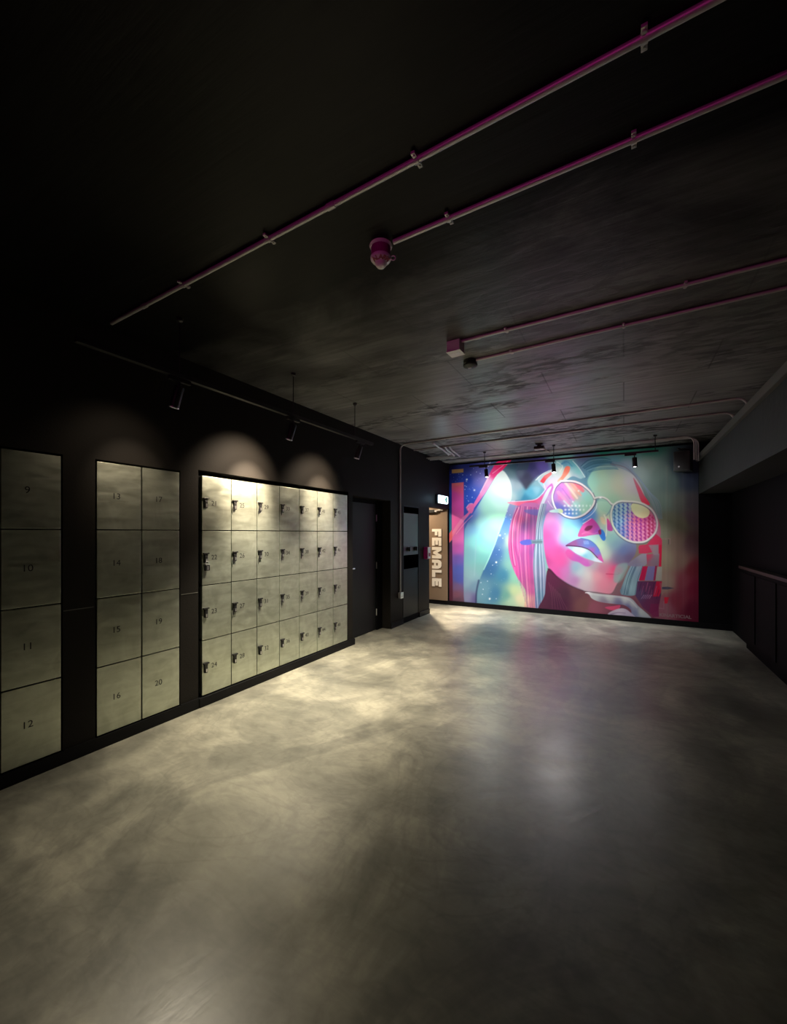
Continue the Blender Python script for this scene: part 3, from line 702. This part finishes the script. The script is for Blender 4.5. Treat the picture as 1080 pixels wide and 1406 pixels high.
# forehead and hair line
reg('806,662 812,648 822,640 838,637 856,640 868,650 878,664 884,680 880,692 860,690 842,694 834,688 822,685 816,684 812,674', '810,652,94ccbc 815,665,96ccb6 826,652,a6c4a6 825,670,a8bc9e 850,655,b2b89c 850,668,b4b49a 862,660,b4acb2 872,672,b0a4a8 840,688,98bc9e 868,686,b2baa2 838,642,9cb8ac 856,645,a8acb0 818,680,a0c8b4', 1.5, pw=2, e=80)
for k in range(16):
    y = 630 + k * .9; stroke([(797 + k * .8, y + 10 - k * .35), (808 + k, y + 1.5), (826 + k, y - 1 + k * .1), (838 + k * .7, y + 1)], random.choice(['3c6c84', '58889c', '28506c', '7ca8b4']), .8, .5, .5, .75)
for k in range(9):
    stroke([(840, 634 + k * .7), (856 + k * .4, 637 + k * 1.1), (872 + k * .6, 650 + k), (884 + k, 668 + k), (894 + k * 1.4, 690), (903 + k * .7, 712)], random.choice(['8890a4', '64848c', '9ca4a8', '788498']), .8, .7, .6, .7)
stroke('838,637 856,641 868,650 877,662 884,676 892,692', '6c5c70', 1, .9, .6, .7)
reg('869,656 877,667 884,680 892,693 881,690 875,675', '872,660,b06070 878,676,c44c64 887,690,d43850', .7)
reg('893,694 900,706 906,722 906,738 899,738 902,722 899,708', '897,700,a87080 903,716,c45878 904,732,b86880', .8)
# temple and ear area, hair behind the left lens
reg('696,690 716,688 736,685 746,677 752,668 758,664 760,676 757,690 760,700 752,712 742,702 730,694 714,695', '700,690,f4a0b8 716,692,f0688c 728,690,e44874 740,682,e85890 749,674,d46cc8 754,684,c0a4d0 750,694,b090c8 745,703,8080b8', .7)
stroke('702,688.5 722,687.5 735,685.5 744,678 749,671', 'ece0f4', 1.2, 1, .6, .9)
# long pink hair on the left
reg('714,693 733,690 741,697 744,716 744,740 743,765 743,800 747,836 721,836 722,815 718,805 710,793 704,780 699.5,765 697.5,748 699,728 704,710', '703,735,b8648e 705,752,c04486 706,722,f484b6 714,712,f06898 720,705,d070b0 722,722,8c5ca4 730,715,946ca0 736,730,a86890 712,750,d864a8 718,738,c866b0 722,765,bc5496 732,760,94569a 709,783,d4549e 724,790,c45494 730,808,cc6498 722,826,ecc8a6 730,830,d69494 738,800,a04c80', .8)
for k in range(34):
    f = k / 33; x0 = 708 + 32 * f; x1 = 698.5 + 44 * f; x2 = (704 if f < .3 else 700) + 43 * f; yb = 788 + 55 * min(1, max(0, f - .05) * 2.2)
    stroke([(x0, 694 + 4 * f), (x1 + 1, 725), (x1 + .5, 752), (x2, 775), (max(x2, 707 + f * 38) + random.uniform(-1, 1), yb)], random.choice(['f49cc4', 'e070b0', 'a03c78', '8c4080', 'f0b8c8', 'd05090', '7c4484']), random.uniform(.6, 1.3), .5, .5, .55)
stroke('712,697 706,712 703,735 704,757 707,776', 'f8b4d0', 1.4, .8, .6, .9)
stroke('710,698 703.5,715 701.5,740 703,765 706,778', '983070', 1.2, 1, .6, .7)
reg('713.5,744 721,741 729,741 731,744 727,748 717,748', '5a60bc', .8)
reg('721,700 741,700 744,706 736,708 722,704', '6468b0', 1.2, .7)
# pale hair lock
reg('757,668 752,680 746,694 744,712 744.5,735 746,755 748,775 749.5,795 748.5,815 748,836 735.5,836 734.5,815 733,798 731.5,780 732.5,760 734.5,745 736,722 739,702 744,686 751,672', '752,676,d8dce8 746,690,d0d8e0 742,705,b8d0d4 740,725,acc0c8 740,750,96b4bc 740,768,8ca0b0 741,785,9c98b4 741,800,8088a4 742,820,5c88a0 737,830,8080b0', .7)
for k in range(22):
    f = k / 21; stroke([(744 + 6 * f, 692), (737.5 + 6.5 * f, 722), (734 + 11 * f, 752), (732.5 + 15 * f, 780), (734 + 14 * f, 808), (736.5 + 11 * f + random.uniform(-1, 1), 836)], random.choice(['dce8ec', '5c7490', '788ca8', 'c4ccdc', '485878', 'b8b0cc']), random.uniform(.5, 1.1), .5, .5, .65)
reg('728,741.5 743.5,740.5 744,746.5 730,747', '6c8890', .6, .85, False)
stroke('731,744.3 744,744', '485c68', .9, .9, .4)
# face
reg('752,704 765,704 778,711 800,708 814,698 820,690 828,688 838,693 840,710 842,722 850,734 860,742 872,746 872,760 862,775 852,792 846,803 838,815 820,813 800,810.5 782,803 766,793 754,782 749,766 746,745 746,720',
    '753,712,d890c8 757,724,f266a6 752,735,d85496 756,746,ee58a4 766,756,c84e96 758,762,ea5aa0 770,774,e4569c 750,768,b84486 762,785,dc56a0 775,783,cc74b4 766,716,98a4d8 780,718,86ccdc 784,729,9af4de 774,741,88b8e4 795,743,a6dce4 798,711,4484d4 812,706,5888cc 790,716,7cb8dc 826,700,b6d4ae 836,702,96ccbe 831,712,e2d4ae 812,741,b0dcd4 822,749,c6e0b6 828,761,bcccb6 790,780,86b0bc 796,787,bcd0cc 806,791,d6ccc4 800,801,ccb8bc 790,796,b878ae 815,776,aca0a8 826,781,c4748c 840,790,ee587e 846,783,e84c7e 830,800,e4869a 820,791,e49aa2 845,802,dc8c9a 854,793,96b6ae 850,770,74708c 856,756,6878a8 846,746,80a0b0 840,738,8cbcb4 862,766,705e80 838,728,a8c8bc 768,766,dc5498', 1.0, pw=2.0, e=60)
blob(848, 783, 7, 4, 'ee4070', .7, 20); blob(785, 730, 6, 5, 'a4fae2', .7); blob(763, 722, 6, 14, 'f068a8', .5)
stroke('832,788 848,788.5 849,786', 'b83058', 1, .8, .5, .7)
reg('846,777 862,774 856,792 848,800 842,796', '8cb0a8', 2.2, .7)
blob(760, 703, 4, 4, '9884ac', .5)
# nose
reg('793,736 796,727 801,719 808,713 813,712 819,718 824,726 827,733 818,734 810,735 800,737', '796,733,d05898 801,724,e860b4 809,717,dc48a8 814,724,c850a8 806,731,e066a8 820,729,a858b8', .9)
stroke('799,733 805,731 814,733 820,731', 'ec88c0', 1.6, 1, .8, .6)
reg('802,727.5 806,722.5 813,722 811,726.5 806,729', '84305c', .9)
reg('821,729 826,727 830,732 831,740 828,742.5 824,738', '3878cc', .7)
reg('821,729 824.5,727 825,733 822.5,734', '902858', .6)
stroke('800,719 806,715.5 811,712', 'f0f0f8', .9, .8, .5, .9)
stroke('829,707 832,714 832.5,724 831.5,736', 'eae6d8', 1.5, 1, .5, .9)
reg('833,712 837,716 841,728 834,728 833,720', '835,715,d85898 836,724,b84c98', .9)
reg('824,710 829,712 831,720 826,718', 'ead0a8', .9, .8)
# lips
reg('776.5,749.2 783,744.5 790,741 797,739.2 803,740 810,742.2 817,747.5 822.5,755 826,764 828,772 822,768.5 815,760.5 808,754.5 800,751.6 789,750.3', '779,749,844a7c 788,746,905488 796,743,7c6cac 806,746,6888cc 814,748,5c84cc 819,756,6a7ccc 813,755,b05cac 825,768,d858a4', .6)
stroke('777,749.3 787,749.8 800,751.6 810,756 820,766', '40183c', 1.4, .9, .5, .95)
reg('779,750.5 789,751 800,752.6 810,758 818,766 827,772.3 815,770.5 804,766 792,760.5 784,755', '782,752,a4c0d8 792,754,cce4ea 800,757,e2ece6 810,763,98c8d4 803,764,7cbcd0 820,769,d8dce8', .6)
reg('780,754 791,761 803,767 815,771.5 810,777 803,777.5 794,772 784,769 776,760', '780,758,d05098 794,766,bc50a4 806,774,c454b0 812,772,b488a8', 1.3, .9)
stroke('797,739.2 803,740 810,742.2 817,747.5 822.5,755', '385c94', .8, .6, .5, .7)
for k in range(5): stroke([(801 + k * 1.4, 743), (802 + k * 1.5, 747)], 'c8dcf4', .5, .4, .4, .7)
# neck and shoulder shade
reg('752,781 766,793 782,803.5 800,811 820,814 838,816 870,822 880,836 890,850 747,850 748,815', '758,800,5a2440 775,815,4e2a3c 790,812,6a4048 800,830,784c4c 815,835,925060 770,828,4c203a 850,840,704050 840,820,884858', .8)
for k in range(6): stroke([(753 + k * 3, 800 + 3 * k), (757 + k * 3, 815 + k * 2), (758 + k * 4, 836)], '8c5468', .6, .4, .5, .5)
stroke('752,781 766,793 782,803.5 800,811', '401830', 1.6, 1.4, .9, .6)
# right hand
reg('830,834 842,832 851,831 849,836 840,838', 'd04c70', .6)
reg('804,813.6 808,813 820,814.8 840,817 860,819.6 868,823 876,832 894,850 868,850 866,838 857,831 846,829.5 832,828 820,825.5 812,821.5 808.5,816.5', '807,814,e4dce0 815,817,b8b8b8 835,820,c0c0bc 858,823,c4c4c4 868,829,b0b0b4 880,840,b4b8b8 830,826,8c8090 850,829,706c8c 862,834,64608c 872,842,787c9c', .6)
stroke('810,815.5 830,818 852,820 864,824 874,834', 'dcd8d6', 2, 1.2, 1, .6)
reg('834,843 846,836.5 856,835.5 864,840 872,850 840,850', '838,843,b0a0b0 850,839,c4b4c4 860,845,b4a4bc', .6)
stroke('838,843.5 848,841 858,842', '70587c', 1.4, .8, .7, .6)
stroke('803.5,813.8 809,813.6', 'f8f0f4', 1.2, .8, .4)
# right hair and broken pixel blocks
reg('853,806 861,786 869,775 883,775 878,795 873,816 855,817 851,812', '860,795,7c9aa0 870,785,7890a4 866,808,8cacb4 856,812,647c8c 878,780,8c90a4', .7)
for k in range(13):
    f = k / 12; stroke([(866 + 18 * f, 776), (858 + 19 * f, 795), (853 + 20 * f, 816)], random.choice(['3c5064', 'a4bcc4', '90a8b4', '50687c']), random.uniform(.6, 1.1), .6, .4, .7)
reg('861,776 878,762 888,760 886,776', '870,772,847c94 882,765,9890a0', .6, .9)
reg('893,741 900,733 908.5,740 908.5,748 904,750 896,749 890,756 877,760 876,751 888,747', '900,742,cc3054 885,752,c43c5c', .5, 1, False)
reg('877,749 882,748 896,749 896,758 888,760 877,760', 'c43858', .5, 1, False)
reg('903,748 908.5,748 907.5,778 904,778', 'cc1840', .4, 1, False)
reg('887,761 905,760 904,778 888,777', '890,764,c04460 897,770,86707e 902,764,8c7880', .5, 1, False)
reg('890,748.5 904,747.5 904,762 897,762', '9c8490', .6, .8, False)
reg('882,777.5 889,777.5 884.5,797 876.5,797', 'b8184a', .4, 1, False)
reg('889,777.5 901,777.5 898,797 885,797', '7c70a0', .4, 1, False)
reg('899,777 902,777 899.5,797 896.5,797', '98284c', .4, 1, False)
reg('902,778 908.5,778 908,797 899.5,797', 'a4a096', .5, .9, False)
reg('875,798 908,798 907,818 903,838 893,843 882,834 872,818', '885,805,5e2e54 900,808,642850 878,815,584064 895,830,6c2e54 903,835,6a2048', .6, 1, False)
reg('901,798 908.5,798.5 907.5,812 904,819 896,819', 'c01840', .5, 1, False)
for k in range(9): stroke([(880 + k * 3, 800 + k % 3 * 5), (877 + k * 3, 812 + k % 3 * 5)], random.choice(['a85478', '8c7898', 'c86484', '401c40']), .8, .5, .4, .8)
for k in range(5): stroke([(884 + k * 2.6, 817), (880 + k * 2.6, 822)], 'b890b4', .8, .5, .4, .8)
reg('893,829 904,829 904,847 896,847 891,840', '7c2450', .7, .9, False)
reg('905,800 914,801 916,808 908,818', '9c8078', .8, .5, False)
reg('908.5,806 916,805.5 925,807.6 916,809.4 908.5,809', '4c465c', .5, 1, False)
reg('911.5,820 918,820 916,828.6 912,828.6', 'd41838', .5, 1, False)
stroke('908,740 919.5,739.5 919.5,747', '9c7c74', 1.2, 1.2, .4, .9, False); stroke('917.5,741 917.5,747', '584c4c', 1, 1, .4, .9, False)
stroke('905,835 911,836 911,826', 'b88494', 1, .8, .6, .6, False)
# left lens
LL = P('770,660.5 784,660.5 793,662.6 800.5,666.5 810,675 815.4,684 814.5,692 809,700 800.5,707 788.5,710.8 777.5,709 770,704.5 763,699 758.8,689 758,680 761,670 765,664.5')
reg(LL, '768,672,c880d4 763,682,b88cd8 768,682,f474b8 776,676,e890dc 781,684,dc90d4 764,694,7c74d0 772,698,6c78d4 780,704,4c80dc 790,704,6ca8d4 788,672,ecc4b4 796,668,e87484 786,682,e4ac94 793,676,d8a090 800,678,84ccca 806,684,90ccb8 800,692,9cccb4 808,694,94c8ac 790,692,a8dcd0 802,701,a4d0b4 775,690,d0a0d0', .6)
for a, b, w, c, al in (((769, 664), (787, 687), 3.4, 'f084d8', .6), ((776, 663), (792, 684), 3.2, 'f2dcc8', .8), ((782, 662), (797, 680), 3.6, 'e4a490', .8), ((789, 662.5), (800, 674), 5, 'e87080', .85), ((766, 676), (782, 694), 4.5, 'f0a4cc', .7), ((774, 688), (786, 700), 2.4, 'dcf4f0', .7), ((783, 686), (793, 697), 2.2, 'bce8e0', .7), ((772, 671), (786, 690), 1.6, 'b468c8', .6)):
    stroke([a, b], c, w, w * .8, .8, al)
for j, (y, xs) in enumerate(((694.5, range(775, 812, 5)), (700, range(776, 806, 5)), (705, range(776, 796, 5)))):
    for x in xs: blob(x, y, 1.7 - .02 * (x - 775), 1.5, 'ffffff', .95 if x < 800 else .6)
blob(794, 674, 1.2, 1.2, 'e8f4ea', .8); blob(786, 689, 1.2, 1.2, 'f4f8f4', .9)
c = LL + [LL[0]]
stroke([(x + .2, y + .9) for x, y in c], '58506c', 3.2, 3.2, .6, .75); stroke(c, '770,664,f2e8f4 785,660,eadcdc 815,684,e4dcd4 800,707,e8e2e4 765,700,f8f4f8', 2.5, 2.5, .5)
stroke('814,677 817,684 818,690 813,699 805,706', '68506c', 1, .8, .6, .8)
stroke('819,691 818,698 811,707 800,714', 'e4e8f0', 1.1, .8, .5, .8)
reg('754,701.5 760,699.5 768,698.5 772,700 772,704 764,704 756,703.5', '758,702,d4ecec 770,701,dceab0 764,702,b8e0e4', .6)
stroke('752,688 756,694 760,698', 'f4e8f0', 1, .7, .5, .7)
# bridge
reg('819,689 826,685 834,688 840,694 838,702 832,703 824,700', 'a2ccb2', 1, .8)
stroke('815.5,685 821,683.2 828,683.4 834,686.5 838.5,692 842,694', '807c80', 3, 3, .6, .7); stroke('816,684 821,682.6 828,682.8 834,686 838.5,691 842.5,693', 'dcdad0', 2, 2, .5)
blob(824, 683.4, 1.6, 1.2, 'ffffff', .8)
stroke('840,695 836,703 832,708', '7890a4', 1.6, 1, .7, .7)
# right lens
RL = P('842,693 847,689.5 853,688 861,688.3 870,688.8 877,690 883,692 889,695.5 894,699.5 898,705 900.5,711 902,719 900.5,728 897,734 892,739 887,742.6 881,744.4 872,744.6 866,743.4 859,740.6 851,735 846,729.5 841.5,722 839,713 838.8,703')
reg(RL, '843,705,90b8c4 848,695,94b0b8 852,715,8cb4cc 856,700,98c0c8 847,722,6c94c4 855,730,7c80bc 862,695,a8bcc0 864,708,c08ca4 868,715,d8708c 862,725,c878a4 866,736,dc8cb0 876,712,d8648c 884,722,d45c94 892,715,d0588c 896,722,cc5084 880,735,e07ca8 888,736,d4689c 872,725,d86c9c 892,700,b8707c', .6)
for k, x in enumerate((843.5, 849.5, 855.5, 861.7, 867.7, 873.7, 879.5, 885.3, 891, 896)):
    f = k / 9; top = 690 + abs(k - 3) * .9 + (0 if k < 6 else (k - 5) * 3.2); bot = 743 - abs(k - 5) * 1.1 - (12 if k < 1 else 6 if k < 2 else 0) - (6 if k > 8 else 0)
    cc = ['3c6898', '3464a0', '3a5cac', '5450a4', '7c3c9c', '94308c', '9c2c90', 'a42878', 'b42458', 'b83460'][k]
    stroke([(x, top), (x - .4, (top + bot) / 2), (x + .6, bot)], cc, 1.1, 1.1, .5, .75)
    y = top + 2
    while y < bot - 1:
        stroke([(x - 1.2, y), (x + 1.2, y + 1.8)], cc, 1.9, 1.5, .45, .9)
        if k >= 3 and y > 715: blob(x + 3, y + 1, 1.5, 1.6, 'f4a8c4', .75)
        elif k < 4: blob(x + 3, y + 1, 1.3, 1.8, 'b4d4dc', .6)
        y += 5.2
reg('867,692 873,690 881,692 889,698 891.5,704 889,709 882,711.5 874,709 868,703 866,697', '872,694,d8d8a4 884,706,e0d0a0 880,698,dcd8ac', .6)
c = RL + [RL[0]]
stroke([(x - .2, y + 1) for x, y in c], '5c5c6c', 3.2, 3.2, .6, .7); stroke(c, '842,694,d8dad0 870,689,d8d4c8 901,715,d4c4c4 880,744,dcd8d0 842,722,d4dcc8', 2.5, 2.5, .5)
# stars
dots('641,658 640,661 651,673 641,681 643,688 659,650 646,652 635,652 638,672 696,702 700,707 694,710 701,713 684,732 686,735 690,739 693,733 681,772 674,788 663,809 660,800 672,823 681,822 685,755 654,648 648,683 640,668 662,816 676,776 669,798 638,667 643,699', .62, 'e8f0ff', .9)
dots('640.5,658.5 686,735 681,772 672,822 651,673', 1.25, 'ffffff', .95)
for k in range(60):
    x, y = random.choice([(random.uniform(639, 664), random.uniform(642, 700)), (random.uniform(662, 700), random.uniform(745, 828)), (random.uniform(618, 636), random.uniform(650, 662))]); blob(x, y, .4, .4, 'c4d8f0', random.uniform(.3, .8))
# faint plaster grain and drips
for k in range(26):
    x = random.uniform(905, 955); stroke([(x, 640), (x + .5, 850)], random.choice(['404038', 'c0b8a8']), random.uniform(1, 3), 1, 1.5, .05)

IMG = np.clip(IMG, 0, 1)
LIN = np.where(IMG <= .04045, IMG / 12.92, ((IMG + .055) / 1.055) ** 2.4)
_g = LIN.mean(-1, keepdims=True); LIN = np.clip(_g + (LIN - _g) * 1.0, 0.001, .95)
def mural_panel():
    me = bpy.data.meshes.new('mural')
    nv = NXm * NZm; co_ = np.zeros((nv * 1, 3), np.float32)
    co_[:, 0] = gx.ravel(); co_[:, 1] = YF - .004; co_[:, 2] = gz.ravel()
    i = np.arange(NXm - 1)[None, :] + np.arange(NZm - 1)[:, None] * NXm
    quads = np.stack([i, i + 1, i + 1 + NXm, i + NXm], -1).reshape(-1, 4)
    # returned edges so that the panel has thickness
    me.vertices.add(nv); me.vertices.foreach_set('co', co_.ravel())
    me.loops.add(quads.size); me.loops.foreach_set('vertex_index', quads.ravel().astype(np.int32))
    me.polygons.add(len(quads)); me.polygons.foreach_set('loop_start', np.arange(0, quads.size, 4, dtype=np.int32)); me.polygons.foreach_set('loop_total', np.full(len(quads), 4, np.int32))
    me.update(calc_edges=True)
    at_ = me.color_attributes.new('paint', 'FLOAT_COLOR', 'POINT')
    at_.data.foreach_set('color', np.concatenate([LIN.reshape(-1, 3), np.ones((nv, 1))], 1).astype(np.float32).ravel())
    m = bpy.data.materials.new('mural_paint'); m.use_nodes = True; nt = m.node_tree; b = nt.nodes['Principled BSDF']
    a = nt.nodes.new('ShaderNodeAttribute'); a.attribute_name = 'paint'; nt.links.new(a.outputs['Color'], b.inputs['Base Color'])
    b.inputs['Roughness'].default_value = .65; b.inputs['Specular IOR Level'].default_value = .2
    me.materials.append(m)
    return tag(link('mural', me), 'colourful painted mural of a woman in round sunglasses covering the far wall', 'mural')
MU = mural_panel()
_sg = text_mesh('KINARTICIAL', .07, .0006, bold=.002, spacing=1.0); _sg.transform(Matrix.Rotation(PI / 2, 4, 'X')); _sg.materials.append(mat('signature_paint', (.30, .17, .19), .6, noise=(9, .2)))
o = link('signature', _sg, MU); o.location = (.70, YF - .0052, .150)


# ------------------------------------------------------------------ world and camera
w = bpy.data.worlds.new('dim_interior'); scene.world = w; w.use_nodes = True
w.node_tree.nodes['Background'].inputs['Color'].default_value = (.5, .55, .7, 1); w.node_tree.nodes['Background'].inputs['Strength'].default_value = .0
cam = bpy.data.cameras.new('camera'); co = bpy.data.objects.new('camera', cam); COL.objects.link(co)
cam.sensor_width = 36; cam.sensor_fit = 'AUTO'; cam.lens = 560 / 1406 * 36; cam.shift_y = 29 / 1406; cam.clip_start = .02
co.location = (0, 0, 1.45); co.rotation_euler = (PI / 2, 0, math.atan(316 / 560)); scene.camera = co
scene.view_settings.view_transform = 'Standard'; scene.view_settings.look = 'None'; scene.view_settings.exposure = 0; scene.view_settings.gamma = 1
scene.cycles.sample_clamp_indirect = 4
scene.cycles.max_bounces = 8
